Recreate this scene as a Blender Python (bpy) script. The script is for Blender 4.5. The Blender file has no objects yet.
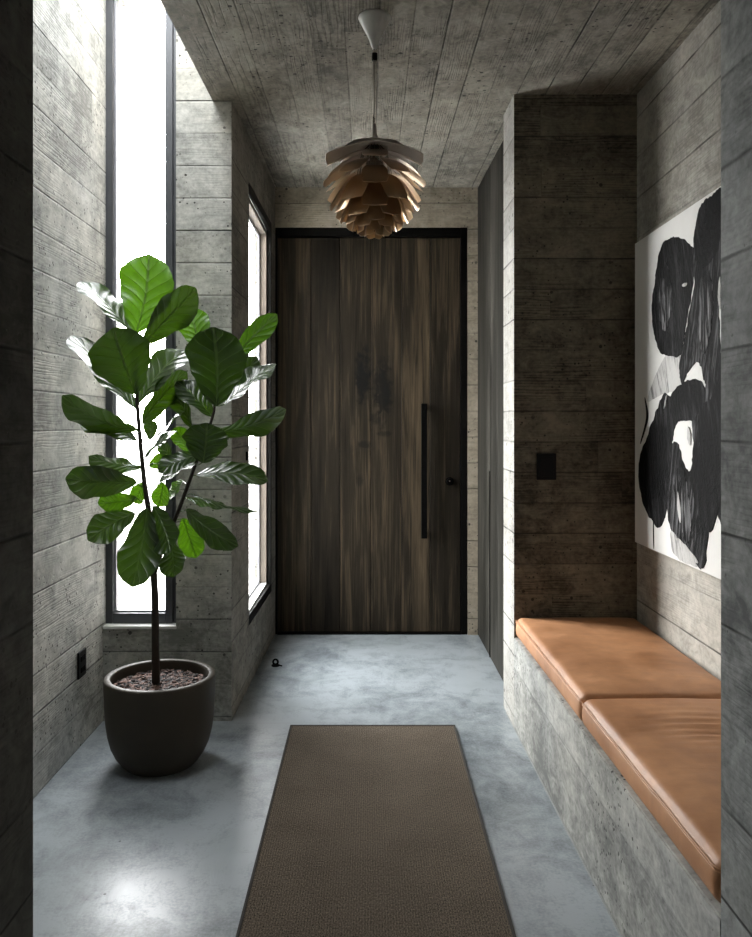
import bpy, bmesh, math, random
from mathutils import Vector, Matrix, noise
R = random.Random(7)
C = bpy.context.scene.collection
F, CX, CY, H = 800.0, 368.0, 424.0, 1.3

def P(px, py, Y):
    return Vector(((px-CX)/F*Y, Y, H-(py-CY)/F*Y))

# ------------------------------------------------------------------ helpers
def link_mesh(name, bm, mat=None, parent=None, smooth=False):
    bmesh.ops.recalc_face_normals(bm, faces=bm.faces[:]) if not smooth == 'keep' else None
    me = bpy.data.meshes.new(name); bm.to_mesh(me); bm.free()
    if smooth:
        for p in me.polygons: p.use_smooth = True
    if mat: me.materials.append(mat)
    o = bpy.data.objects.new(name, me); C.objects.link(o)
    if parent:
        o.parent = parent
        o.matrix_parent_inverse = Matrix.Translation(-parent.location)
    return o

def thing(name, label, cat, loc=(0, 0, 0), group=None):
    o = bpy.data.objects.new(name, None); C.objects.link(o)
    o.location = loc; o.empty_display_size = .05
    o['label'] = label; o['category'] = cat
    if group: o['group'] = group
    return o

def tag(o, label, cat):
    o['label'] = label; o['category'] = cat; return o

def structure(o, label=None, cat=None):
    o['kind'] = 'structure'
    if label: o['label'] = label
    if cat: o['category'] = cat
    return o

def box(bm, x0, x1, y0, y1, z0, z1):
    vs = [bm.verts.new((x, y, z)) for z in (z0, z1) for y in (y0, y1) for x in (x0, x1)]
    for f in ((0, 1, 3, 2), (4, 5, 7, 6), (0, 1, 5, 4), (2, 3, 7, 6), (0, 2, 6, 4), (1, 3, 7, 5)):
        bm.faces.new([vs[i] for i in f])
    return vs

def bevel(bm, w, seg=2):
    bmesh.ops.recalc_face_normals(bm, faces=bm.faces[:])
    bmesh.ops.bevel(bm, geom=bm.edges[:], offset=w, segments=seg, affect='EDGES', profile=.6)

def prism(bm, pts, z0, z1):
    """pts: footprint; z0/z1 numbers or functions of (x,y)"""
    f0 = z0 if callable(z0) else (lambda x, y: z0)
    f1 = z1 if callable(z1) else (lambda x, y: z1)
    a = [bm.verts.new((x, y, f0(x, y))) for x, y in pts]
    b = [bm.verts.new((x, y, f1(x, y))) for x, y in pts]
    n = len(pts)
    bm.faces.new(a[::-1]); bm.faces.new(b)
    for i in range(n): bm.faces.new((a[i], a[(i+1) % n], b[(i+1) % n], b[i]))

def tube(bm, pts, rad, seg=12, cap=True):
    pts = [Vector(p) for p in pts]
    rads = rad if isinstance(rad, (list, tuple)) else [rad]*len(pts)
    rings = []; up = None
    for i, p in enumerate(pts):
        d = (pts[min(i+1, len(pts)-1)]-pts[max(i-1, 0)]).normalized()
        if up is None: up = d.orthogonal().normalized()
        up = (up-d*up.dot(d)).normalized(); s = d.cross(up)
        rings.append([bm.verts.new(p+(up*math.cos(a)+s*math.sin(a))*rads[i]) for a in [2*math.pi*k/seg for k in range(seg)]])
    for a, b in zip(rings, rings[1:]):
        for k in range(seg): bm.faces.new((a[k], a[(k+1) % seg], b[(k+1) % seg], b[k]))
    if cap: bm.faces.new(rings[0][::-1]); bm.faces.new(rings[-1])

def lathe(bm, prof, seg=64, c=(0, 0, 0)):
    rings = []
    for r, z in prof:
        if r < 1e-6: rings.append([bm.verts.new((c[0], c[1], c[2]+z))])
        else: rings.append([bm.verts.new((c[0]+r*math.cos(2*math.pi*k/seg), c[1]+r*math.sin(2*math.pi*k/seg), c[2]+z)) for k in range(seg)])
    for a, b in zip(rings, rings[1:]):
        for k in range(seg):
            k2 = (k+1) % seg
            if len(a) == 1 and len(b) == 1: continue
            if len(a) == 1: bm.faces.new((a[0], b[k2], b[k]))
            elif len(b) == 1: bm.faces.new((a[k], a[k2], b[0]))
            else: bm.faces.new((a[k], a[k2], b[k2], b[k]))

# ------------------------------------------------------------------ materials
class N:
    def __init__(s, name):
        s.m = bpy.data.materials.new(name); s.m.use_nodes = True
        s.t = s.m.node_tree; s.b = s.t.nodes['Principled BSDF']; s.out = s.t.nodes['Material Output']
    def n(s, typ, **kw):
        nd = s.t.nodes.new(typ)
        for k, v in kw.items():
            if k.startswith('_'): setattr(nd, k[1:], v)
            else:
                key = int(k[1:]) if k[0] == 'i' and k[1:].isdigit() else k.replace('_', ' ')
                s.put(nd.inputs[key], v)
        return nd
    def put(s, sock, v):
        if isinstance(v, bpy.types.NodeSocket): s.t.links.new(v, sock)
        else: sock.default_value = v
    def math(s, op, a, b=0.0, c=None, clamp=False):
        nd = s.t.nodes.new('ShaderNodeMath'); nd.operation = op; nd.use_clamp = clamp
        s.put(nd.inputs[0], a); s.put(nd.inputs[1], b)
        if c is not None: s.put(nd.inputs[2], c)
        return nd.outputs[0]
    def mapr(s, v, a, b, c=0.0, d=1.0, smooth=False):
        nd = s.t.nodes.new('ShaderNodeMapRange')
        if smooth: nd.interpolation_type = 'SMOOTHSTEP'
        for i, x in enumerate((v, a, b, c, d)): s.put(nd.inputs[i], x)
        return nd.outputs[0]
    def mix(s, f, a, b, blend='MIX'):
        nd = s.t.nodes.new('ShaderNodeMix'); nd.data_type = 'RGBA'; nd.blend_type = blend
        s.put(nd.inputs[0], f); s.put(nd.inputs[6], a); s.put(nd.inputs[7], b)
        return nd.outputs[2]
    def noise(s, vec, scale, detail=3.0, rough=.55, dist=0.0):
        return s.n('ShaderNodeTexNoise', Vector=vec, Scale=scale, Detail=detail, Roughness=rough, Distortion=dist).outputs['Fac']
    def xyz(s, kind='Object'):
        tc = s.n('ShaderNodeTexCoord'); sp = s.n('ShaderNodeSeparateXYZ', i0=tc.outputs[kind])
        return tc.outputs[kind], sp.outputs
    def comb(s, x, y, z=0.0):
        return s.n('ShaderNodeCombineXYZ', i0=x, i1=y, i2=z).outputs[0]
    def bump(s, h, strength=.5, dist=.01, normal=None):
        nd = s.n('ShaderNodeBump', Strength=strength, Distance=dist, Height=h)
        if normal: s.put(nd.inputs['Normal'], normal)
        return nd.outputs[0]
    def set(s, **kw):
        for k, v in kw.items(): s.put(s.b.inputs[k.replace('_', ' ')], v)
        return s.m

def rgb(r, g, b):
    f = lambda c: ((c/255+.055)/1.055)**2.4 if c > 10 else c/255/12.92
    return (f(r), f(g), f(b), 1)

def board_concrete(name, u, v, row=.1417, phase=0.0, dark=rgb(104, 104, 98), light=rgb(150, 150, 143), length=1.9, grain=1.0, uphase=0.0, rough=.78, wobble=.004, pitk=1.0):
    m = N(name); vec, c = m.xyz()
    ax = {'X': c[0], 'Y': c[1], 'Z': c[2]}
    big = m.noise(vec, 1.3, 3)
    U = m.math('ADD', ax[u], uphase)
    V = m.math('ADD', m.math('SUBTRACT', ax[v], phase), m.math('MULTIPLY', m.math('SUBTRACT', m.noise(vec, 2.2, 1), .5), wobble))
    rown = m.math('FLOOR', m.math('DIVIDE', V, row))
    wn = m.n('ShaderNodeTexWhiteNoise', _noise_dimensions='1D', W=rown).outputs['Value']
    # staggered board ends
    Us = m.math('ADD', U, m.math('MULTIPLY', wn, length))
    coln = m.math('FLOOR', m.math('DIVIDE', Us, length))
    cell = m.n('ShaderNodeTexWhiteNoise', _noise_dimensions='2D', Vector=m.comb(rown, coln)).outputs['Value']
    def groove(co, period, w):
        d = m.math('ABSOLUTE', m.math('SUBTRACT', m.math('FRACT', m.math('DIVIDE', co, period)), .5))
        d = m.math('MULTIPLY', m.math('SUBTRACT', .5, d), period)
        return m.mapr(d, 0, w, 1, 0, True)
    strength = m.n('ShaderNodeTexWhiteNoise', _noise_dimensions='1D', W=m.math('FLOOR', m.math('ADD', m.math('DIVIDE', V, row), .5))).outputs['Value']
    gv = m.math('MULTIPLY', groove(V, row, .0055), m.mapr(strength, 0, 1, .3, 1.35))
    gw = m.mapr(m.noise(m.comb(m.math('MULTIPLY', U, 6.0), m.math('MULTIPLY', V, 9.0)), 1.0, 2), .35, .6, .35, 1)
    gv = m.math('MULTIPLY', gv, gw)
    gu = m.math('MULTIPLY', groove(Us, length, .0025), .45)
    g = m.math('MAXIMUM', gv, gu)
    # wood grain imprint
    gvec = m.comb(m.math('ADD', m.math('MULTIPLY', U, 3.5), m.math('MULTIPLY', cell, 37.0)), m.math('MULTIPLY', V, 30.0))
    gr = m.noise(gvec, 1.0, 4, .65, 2.0)
    patch = m.mapr(m.noise(m.comb(m.math('MULTIPLY', U, 2.0), m.math('ADD', m.math('MULTIPLY', V, 5.0), m.math('MULTIPLY', cell, 20.0))), 1.0, 2), .42, .62)
    wavev = m.comb(m.math('MULTIPLY', U, .8), m.math('ADD', m.math('MULTIPLY', V, 9.0), m.math('MULTIPLY', cell, 9.0)), rown)
    wave = m.n('ShaderNodeTexWave', _wave_type='RINGS', _bands_direction='X', Vector=wavev, Scale=3.4, Distortion=9.0, Detail=3.0, Detail_Scale=1.4).outputs['Fac']
    wave = m.math('MULTIPLY', m.math('POWER', wave, 3.0), patch)
    blot = m.noise(vec, 5.5, 5, .62)
    fine = m.noise(vec, 60, 3, .6)
    stain = m.noise(m.comb(m.math('MULTIPLY', ax['X'], 5.0), m.math('MULTIPLY', ax['Y'], 5.0), m.math('MULTIPLY', ax['Z'], 1.1)), 1.0, 4, .6)
    # air holes
    def pits(scale, r, lo, hi):
        vo = m.n('ShaderNodeTexVoronoi', Vector=vec, Scale=scale, Randomness=1.0)
        rr = m.n('ShaderNodeSeparateColor', i0=vo.outputs['Color']).outputs[0]
        rad = m.mapr(rr, lo, hi, 0, r)
        return m.math('MULTIPLY', m.mapr(m.math('SUBTRACT', rad, vo.outputs['Distance']), 0, .06, 0, 1), m.mapr(m.noise(vec, 3.1, 2), .40, .54, 0, pitk))
    pit = m.math('MAXIMUM', pits(24, .24, .5, 1.0), pits(62, .32, .45, 1.0))
    mid = m.noise(m.comb(m.math('MULTIPLY', U, 9.0), m.math('MULTIPLY', V, 16.0), m.math('MULTIPLY', cell, 13.0)), 1.0, 6, .7, 1.0)
    t = m.math('ADD', m.math('MULTIPLY', blot, .55), m.math('MULTIPLY', stain, .45))
    t = m.math('ADD', t, m.math('MULTIPLY', m.math('SUBTRACT', cell, .5), .16))
    t = m.math('ADD', t, m.math('MULTIPLY', m.math('SUBTRACT', gr, .5), .22*grain))
    t = m.math('SUBTRACT', t, m.math('MULTIPLY', wave, .22*grain))
    t = m.math('ADD', t, m.math('MULTIPLY', m.math('SUBTRACT', mid, .5), .95))
    t = m.math('ADD', t, m.math('MULTIPLY', m.math('SUBTRACT', fine, .5), .5))
    t = m.math('ADD', t, m.math('MULTIPLY', m.math('SUBTRACT', big, .5), .5))
    col = m.mix(m.mapr(t, .24, .76), dark, light)
    hue = m.mix(m.mapr(m.noise(vec, 2.4, 3), .35, .68), (1, .985, .95, 1), (.985, .995, 1.0, 1))
    col = m.mix(1.0, col, hue, 'MULTIPLY')
    col = m.mix(m.math('MULTIPLY', g, .72), col, (.02, .02, .018, 1))
    col = m.mix(m.math('MULTIPLY', pit, .85), col, (.018, .018, .016, 1))
    h = m.math('SUBTRACT', m.math('ADD', m.math('MULTIPLY', cell, .28), m.math('MULTIPLY', mid, .3)), m.math('MULTIPLY', g, 1.0))
    h = m.math('SUBTRACT', h, m.math('MULTIPLY', pit, .8))
    h = m.math('ADD', h, m.math('MULTIPLY', gr, .12*grain))
    h = m.math('ADD', h, m.math('MULTIPLY', wave, -.4*grain))
    h = m.math('ADD', h, m.math('MULTIPLY', fine, .1))
    nb = m.bump(h, .8, .0045)
    return m.set(Base_Color=col, Roughness=m.mapr(fine, .3, .7, rough-.08, rough+.06), Normal=nb, Specular_IOR_Level=.35)

def plain(name, col, rough=.5, metal=0.0, bumpscale=0, bumpd=.001, vary=.12, **kw):
    m = N(name); vec, c = m.xyz()
    n1 = m.noise(vec, 14, 4)
    cc = m.mix(m.mapr(n1, .3, .7), tuple(x*(1-vary) for x in col[:3])+(1,), tuple(min(1, x*(1+vary)) for x in col[:3])+(1,))
    m.set(Base_Color=cc, Roughness=m.mapr(n1, .3, .7, max(0, rough-.05), min(1, rough+.05)), Metallic=metal, **kw)
    if bumpscale: m.set(Normal=m.bump(m.noise(vec, bumpscale, 4), .5, bumpd))
    return m.m

M = {}
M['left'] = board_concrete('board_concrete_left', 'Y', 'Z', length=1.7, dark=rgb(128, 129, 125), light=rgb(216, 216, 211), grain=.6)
M['end'] = board_concrete('board_concrete_end', 'X', 'Z', phase=.02, length=2.3, dark=rgb(124, 125, 120), light=rgb(204, 203, 197), grain=.2)
M['stub'] = board_concrete('board_concrete_stub', 'Y', 'Z', phase=.06, length=1.5, dark=rgb(96, 92, 86), light=rgb(156, 151, 142), grain=.7)
M['niche'] = board_concrete('board_concrete_niche', 'X', 'Z', phase=.045, row=.131, length=1.4, dark=rgb(62, 58, 50), light=rgb(140, 131, 114), grain=1.0, uphase=.9)  # end wall turned from the windows; that shade is in its tones
M['strip'] = board_concrete('board_concrete_niche_lit', 'Y', 'Z', phase=.045, row=.131, length=1.9, dark=rgb(136, 135, 130), light=rgb(178, 176, 171), grain=.2)  # lit copy of the niche concrete, window light put into a lighter tone
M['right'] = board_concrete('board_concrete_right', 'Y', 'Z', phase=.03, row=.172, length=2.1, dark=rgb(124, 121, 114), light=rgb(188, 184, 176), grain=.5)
M['pier'] = board_concrete('board_concrete_pier', 'Y', 'Z', phase=.09, row=.168, length=2.4, dark=rgb(84, 87, 87), light=rgb(162, 165, 164), grain=.4, pitk=.6)
M['piershaded'] = board_concrete('board_concrete_pier_shaded', 'Y', 'Z', phase=.09, row=.168, length=2.4, dark=rgb(52, 52, 49), light=rgb(104, 104, 99), grain=.4, pitk=.5)  # shaded copy of the pier concrete: shade put into darker tones
M['ceil'] = board_concrete('board_concrete_ceiling', 'Y', 'X', phase=.04, row=.12, length=1.55, dark=rgb(96, 92, 85), light=rgb(170, 164, 152), grain=.8, wobble=.006)
M['bench'] = board_concrete('board_concrete_bench', 'Y', 'Z', phase=0.0, row=.258, length=2.9, dark=rgb(108, 110, 108), light=rgb(190, 190, 186), grain=.2)
M['lintel'] = board_concrete('board_concrete_lintel', 'X', 'Z', phase=.1, row=.16, length=2.0, dark=rgb(120, 112, 98), light=rgb(168, 158, 142), grain=.8)

def floor_mat():
    m = N('polished_concrete'); vec, c = m.xyz()
    d = m.noise(vec, 1.1, 2)
    v2 = m.n('ShaderNodeVectorMath', _operation='ADD', i0=vec, i1=m.n('ShaderNodeTexNoise', Vector=vec, Scale=1.7, Detail=3.0).outputs['Color']).outputs[0]
    a = m.noise(v2, 1.6, 7, .68, .3); b = m.noise(vec, 7, 7, .7, .6); f = m.noise(vec, 120, 3, .6)
    sc = m.noise(m.comb(m.math('MULTIPLY', c[0], 14.0), m.math('MULTIPLY', c[1], 4.0)), 1.0, 5, .7, 2.0)
    t = m.math('ADD', m.math('MULTIPLY', a, .55), m.math('MULTIPLY', b, .3))
    t = m.math('ADD', t, m.math('MULTIPLY', f, .16)); t = m.math('ADD', t, m.math('MULTIPLY', sc, .12))
    col = m.mix(m.mapr(t, .41, .61), rgb(72, 80, 85), rgb(156, 163, 167))
    col = m.mix(m.mapr(m.noise(vec, 3.3, 3), .5, .75, 0, .35), col, rgb(118, 128, 126))
    pitv = m.n('ShaderNodeTexVoronoi', Vector=vec, Scale=22.0)
    rr = m.n('ShaderNodeSeparateColor', i0=pitv.outputs['Color']).outputs[0]
    pit = m.mapr(m.math('SUBTRACT', m.mapr(rr, .93, 1.0, 0, .12), pitv.outputs['Distance']), 0, .03)
    col = m.mix(m.math('MULTIPLY', pit, .8), col, (.03, .03, .03, 1))
    # saw cut joint across the passage where the bay wall ends
    jd = m.math('ABSOLUTE', m.math('SUBTRACT', c[1], 3.475))
    j = m.math('MULTIPLY', m.mapr(jd, .0, .004, 1, 0), 1.0)
    col = m.mix(m.math('MULTIPLY', j, .5), col, rgb(80, 84, 86))
    h = m.math('ADD', m.math('MULTIPLY', b, .5), m.math('MULTIPLY', sc, .5))
    h = m.math('SUBTRACT', h, m.math('MULTIPLY', j, .6))
    return m.set(Base_Color=col, Roughness=m.mapr(t, .42, .64, .46, .28), Normal=m.bump(h, .35, .004), Specular_IOR_Level=.6)
M['floor'] = floor_mat()

def wood_mat(name, dark, mid, light, knots=False, rough=.6, sheen=.3):
    m = N(name); vec, c = m.xyz()
    isl = m.n('ShaderNodeNewGeometry').outputs['Random Per Island']
    hx = m.math('ADD', c[0], c[1])
    v = m.comb(m.math('ADD', m.math('MULTIPLY', hx, 26.0), m.math('MULTIPLY', isl, 31.0)), isl, m.math('MULTIPLY', c[2], 1.1))
    g1 = m.noise(v, 1.0, 6, .65, 1.4)
    v3 = m.comb(m.math('ADD', m.math('MULTIPLY', hx, 150.0), m.math('MULTIPLY', isl, 11.0)), isl, m.math('MULTIPLY', c[2], 3.0))
    g2 = m.noise(v3, 1.0, 4, .7)
    v4 = m.comb(m.math('ADD', m.math('MULTIPLY', hx, 6.0), m.math('MULTIPLY', isl, 17.0)), isl, m.math('MULTIPLY', c[2], .7))
    g3 = m.noise(v4, 1.0, 3, .5, 1.0)
    t = m.math('ADD', m.math('MULTIPLY', g1, .5), m.math('MULTIPLY', g2, .22))
    t = m.math('ADD', t, m.math('MULTIPLY', g3, .4)); t = m.math('ADD', t, m.math('MULTIPLY', isl, .12))
    col = m.mix(m.mapr(t, .42, .66), dark, mid); col = m.mix(m.mapr(t, .64, .84), col, light)
    k = None
    if knots:
        for kx, kz, sx, sz, a in ((-.03, 1.60, .055, .20, 1), (.09, 1.50, .07, .22, .9), (-.02, 1.17, .05, .03, .7), (.05, 1.33, .05, .04, .7), (-.05, .95, .03, .05, .5), (.1, 1.24, .05, .02, .6)):
            dx = m.math('DIVIDE', m.math('SUBTRACT', c[0], kx), sx); dz = m.math('DIVIDE', m.math('SUBTRACT', c[2], kz), sz)
            dd = m.math('ADD', m.math('POWER', m.math('ABSOLUTE', dx), 2.0), m.math('POWER', m.math('ABSOLUTE', dz), 2.0))
            dd = m.math('ADD', dd, m.math('MULTIPLY', m.math('SUBTRACT', m.noise(m.comb(m.math('MULTIPLY', c[0], 22.0), 0.0, m.math('MULTIPLY', c[2], 16.0)), 1.0, 4, .6, .7), .5), 3.2))
            kk = m.mapr(dd, .2, 1.0, a, 0)
            k = kk if k is None else m.math('MAXIMUM', k, kk)
        col = m.mix(m.math('MULTIPLY', k, .92), col, (.006, .006, .006, 1))
    h = m.math('ADD', m.math('MULTIPLY', g2, .5), m.math('MULTIPLY', g1, .5))
    return m.set(Base_Color=col, Roughness=m.mapr(g1, .3, .7, rough-.1, rough+.1), Normal=m.bump(h, .5, .002), Specular_IOR_Level=sheen)
M['door'] = wood_mat('dark_stained_oak', rgb(10, 9, 8), rgb(42, 37, 30), rgb(88, 76, 60), knots=True, rough=.62, sheen=.07)
M['closet'] = wood_mat('grey_stained_oak', rgb(14, 14, 12), rgb(42, 41, 37), rgb(92, 90, 84), rough=.6, sheen=.1)
M['jamb'] = wood_mat('weathered_oak', rgb(98, 90, 82), rgb(128, 118, 108), rgb(150, 140, 128), rough=.6)
M['frame'] = plain('dark_bronze_metal', rgb(74, 76, 80), .42, .3)
M['frame2'] = plain('black_window_metal', rgb(20, 19, 18), .6, 0, Specular_IOR_Level=.15)
M['black'] = plain('matte_black_metal', rgb(6, 6, 6), .6, 0, Specular_IOR_Level=.05)
M['blackplastic'] = plain('black_plastic', rgb(12, 12, 13), .5, Specular_IOR_Level=.25)
M['steel'] = plain('brushed_steel', rgb(150, 145, 135), .3, 1.0)
M['sill'] = plain('pale_stone_sill', rgb(222, 222, 220), .5)
M['whitealu'] = plain('grey_window_metal', rgb(150, 150, 156), .4)
M['seal'] = plain('rubber_seal', rgb(24, 24, 24), .8)

def glass_mat():
    m = N('window_glass')
    tr = m.n('ShaderNodeBsdfTransparent', Color=(.975, .97, .97, 1)); gl = m.n('ShaderNodeBsdfGlossy', Roughness=.02)
    lw = m.n('ShaderNodeLayerWeight', Blend=.5).outputs['Facing']
    mx = m.n('ShaderNodeMixShader', i0=m.math('ADD', m.math('MULTIPLY', m.math('POWER', lw, 5.0), .55), .04))
    m.t.links.new(tr.outputs[0], mx.inputs[1]); m.t.links.new(gl.outputs[0], mx.inputs[2])
    m.t.links.new(mx.outputs[0], m.out.inputs[0]); return m.m
M['glass'] = glass_mat()

def leather_mat():
    m = N('tan_leather'); vec, c = m.xyz()
    a = m.noise(vec, 3.2, 4, .6); b = m.noise(vec, 16, 4, .6)
    vo = m.n('ShaderNodeTexVoronoi', Vector=vec, Scale=260.0).outputs['Distance']
    t = m.math('ADD', m.math('MULTIPLY', a, .7), m.math('MULTIPLY', b, .3))
    col = m.mix(m.mapr(t, .36, .64), rgb(158, 108, 70), rgb(204, 150, 108))
    wr = m.noise(m.comb(m.math('MULTIPLY', c[0], 3.0), m.math('MULTIPLY', c[1], 22.0), m.math('MULTIPLY', c[2], 6.0)), 1.0, 3, .5, .7)
    h = m.math('ADD', m.math('MULTIPLY', vo, .12), m.math('MULTIPLY', wr, .9)); h = m.math('ADD', h, m.math('MULTIPLY', b, .25))
    return m.set(Base_Color=col, Roughness=m.mapr(b, .3, .7, .45, .56), Normal=m.bump(h, .35, .004), Specular_IOR_Level=.5)
M['leather'] = leather_mat()
M['stitch'] = plain('tan_leather_piping', rgb(204, 152, 110), .42)

def rug_mat():
    m = N('woven_rug'); vec, c = m.xyz()
    wx = m.n('ShaderNodeTexWave', _bands_direction='X', Vector=vec, Scale=42.0, Distortion=1.5, Detail=2.0, Detail_Scale=3.0).outputs['Fac']
    wy = m.n('ShaderNodeTexWave', _bands_direction='Y', Vector=vec, Scale=52.0, Distortion=1.5, Detail=2.0, Detail_Scale=3.0).outputs['Fac']
    n1 = m.noise(m.comb(m.math('MULTIPLY', c[0], 340.0), m.math('MULTIPLY', c[1], 150.0)), 1.0, 3, .7)
    n2 = m.noise(vec, 5, 4)
    w = m.math('MULTIPLY', wx, wy)
    t = m.math('ADD', m.math('MULTIPLY', n1, .95), m.math('ADD', m.math('MULTIPLY', w, .1), m.math('MULTIPLY', n2, .1)))
    col = m.mix(m.mapr(t, .4, .72), rgb(28, 25, 21), rgb(140, 126, 110))
    return m.set(Base_Color=col, Roughness=.95, Normal=m.bump(m.math('ADD', n1, w), .9, .004), Specular_IOR_Level=.15)
M['rug'] = rug_mat()
M['rugedge'] = plain('rug_binding', rgb(50, 46, 42), .9, bumpscale=300)

def leaf_mat(name, dark, light, trans, k=.35, gloss=.32):
    m = N(name)
    uv = m.n('ShaderNodeUVMap', _uv_map='leaf').outputs[0]; sp = m.n('ShaderNodeSeparateXYZ', i0=uv).outputs
    vec, c = m.xyz()
    s = m.math('ABSOLUTE', m.math('SUBTRACT', m.math('MULTIPLY', sp[0], 2.0), 1.0))
    mid = m.mapr(s, .025, .07, 1, 0, True)
    ph = m.math('SUBTRACT', m.math('MULTIPLY', sp[1], 7.0), m.math('MULTIPLY', m.math('POWER', s, .8), 1.9))
    fr = m.math('ABSOLUTE', m.math('SUBTRACT', m.math('FRACT', ph), .5))
    vein = m.math('MULTIPLY', m.mapr(fr, .0, .07, 1, 0, True), m.mapr(s, .95, .6, 0, .8))
    v = m.math('MAXIMUM', mid, vein)
    col = m.mix(m.mapr(m.noise(vec, 20, 3), .3, .7), dark, light)
    colv = m.mix(m.math('MULTIPLY', v, .45), col, rgb(120, 150, 80))
    puff = m.math('SUBTRACT', m.math('MULTIPLY', m.math('SINE', m.math('MULTIPLY', fr, 3.14)), 1.0), m.math('MULTIPLY', v, .7))
    m.set(Base_Color=colv, Roughness=gloss, Normal=m.bump(puff, .6, .006), Specular_IOR_Level=.7, Coat_Weight=.3, Coat_Roughness=.22)
    tcol = m.mix(m.math('MULTIPLY', v, .85), trans, tuple(x*.25 for x in trans[:3])+(1,))
    tr = m.n('ShaderNodeBsdfTranslucent', Color=tcol)
    mx = m.n('ShaderNodeMixShader', i0=k)
    m.t.links.new(m.b.outputs[0], mx.inputs[1]); m.t.links.new(tr.outputs[0], mx.inputs[2])
    m.t.links.new(mx.outputs[0], m.out.inputs[0]); return m.m
M['leaf'] = leaf_mat('fig_leaf', rgb(20, 40, 10), rgb(36, 62, 14), rgb(80, 120, 12), .10)
M['leafbacklit'] = leaf_mat('backlit_fig_leaf', rgb(44, 80, 10), rgb(68, 108, 18), rgb(84, 132, 8), .26, .45)  # lit copy for backlit leaves, light from behind put into brighter greens
M['bark'] = plain('fig_bark', rgb(50, 42, 34), .8, bumpscale=90, bumpd=.002)
M['twig'] = plain('green_twig', rgb(70, 78, 44), .6)
M['pot'] = plain('charcoal_ceramic', rgb(62, 56, 47), .6, Specular_IOR_Level=.25, bumpscale=40, bumpd=.001)
M['potrim'] = M['pot']
def soil_mat():
    m = N('bark_mulch'); isl = m.n('ShaderNodeNewGeometry').outputs['Random Per Island']
    col = m.mix(m.math('POWER', isl, 2.5), rgb(22, 15, 13), rgb(150, 118, 106))
    return m.set(Base_Color=col, Roughness=.8)
M['soil'] = soil_mat()

def metal_leaf_mat():
    m = N('bronze_lamp_metal'); vec, c = m.xyz()
    isl = m.noise(vec, 9, 2)
    col = m.mix(m.mapr(isl, .3, .7), rgb(190, 160, 126), rgb(214, 188, 154))
    col = m.mix(m.mapr(c[2], 2.14, 2.22), col, rgb(186, 176, 168))
    return m.set(Base_Color=col, Metallic=.8, Roughness=.3)
M['lampmetal'] = metal_leaf_mat()
M['lampwhite'] = plain('white_enamel', rgb(214, 214, 210), .4)
M['chrome'] = plain('satin_chrome', rgb(170, 168, 160), .25, 1.0)
M['canvas'] = plain('white_canvas', rgb(226, 225, 222), .7, bumpscale=350, bumpd=.0006, vary=.03)
def paint_mat(name, base, streak, ang):
    m = N(name); vec, c = m.xyz()
    ca, sa = math.cos(ang), math.sin(ang)
    p = m.math('ADD', m.math('MULTIPLY', c[1], ca), m.math('MULTIPLY', c[2], sa))
    q = m.math('SUBTRACT', m.math('MULTIPLY', c[2], ca), m.math('MULTIPLY', c[1], sa))
    n = m.noise(m.comb(m.math('MULTIPLY', p, 4.0), m.math('MULTIPLY', q, 42.0)), 1.0, 5, .7, .8)
    n2 = m.noise(vec, 5, 3)
    t = m.math('MULTIPLY', m.mapr(n, .49, .62), m.mapr(n2, .42, .56))
    return m.set(Base_Color=m.mix(t, base, streak), Roughness=.55, Normal=m.bump(m.math('ADD', n, m.noise(vec, 26, 4, .65, 1.5)), .9, .004), Specular_IOR_Level=.05)
M['paint'] = paint_mat('black_paint', rgb(8, 8, 9), rgb(58, 58, 60), 1.35)
M['paint2'] = paint_mat('grey_black_paint', rgb(12, 12, 13), rgb(98, 98, 100), 1.8)
M['drybrush'] = paint_mat('dry_brushed_paint', rgb(14, 14, 15), rgb(140, 140, 142), 1.55)
M['wash'] = paint_mat('grey_wash', rgb(196, 195, 193), rgb(120, 119, 118), 1.2)
M['ground'] = plain('pale_gravel', rgb(205, 202, 200), .9)
M['bulb'] = plain('frosted_bulb_glass', rgb(220, 215, 205), .4)

# ------------------------------------------------------------------ the room
def ceil_z(x, y): return 2.61+.03*y
def S(name, mat, label, fn):
    bm = bmesh.new(); fn(bm); return structure(link_mesh(name, bm, mat), label)

WB = 3.5    # face of the window wall
S('floor', M['floor'], 'polished grey-blue concrete floor of the entrance hall', lambda b: box(b, -2.2, 2.2, -3.4, 5.3, -.2, 0))
S('wall_left', M['left'], 'board-marked concrete wall on the left, brightest at its top', lambda b: box(b, -1.36, -1.16, 1.3, 3.64, 0, 3.3))
S('wall_below_window', M['end'], 'low concrete wall under the tall window behind the potted fig', lambda b: box(b, -1.16, -.84, WB, 3.75, 0, .402))
def stubwall(b):
    prism(b, [(-.597, WB), (-.589, 3.95), (-.68, 3.95), (-.84, 3.9), (-.84, WB)], 0, 3.3)
    def xf(y): return -.597+(y-WB)*.0168
    prism(b, [(xf(3.95), 3.95), (xf(4.78), 4.78), (-.68, 4.78), (-.68, 3.95)], 0, .30)
    prism(b, [(xf(3.95), 3.95), (xf(4.78), 4.78), (-.68, 4.78), (-.68, 3.95)], 2.50, 3.3)
    prism(b, [(xf(4.78), 4.78), (xf(5.1), 5.1), (-.68, 5.1), (-.68, 4.78)], 0, 3.3)
def split_end(o, fn, mat):   # faces for which fn(normal) is true take a second, lighter material of the same concrete
    o.data.materials.append(mat)
    for p in o.data.polygons:
        if fn(p.normal): p.material_index = len(o.data.materials)-1
sw = S('wall_passage_left', M['stub'], 'concrete wall between the tall window and the front door, with a side window', stubwall)
split_end(sw, lambda n: abs(n.y) > .9, M['end'])
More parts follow.
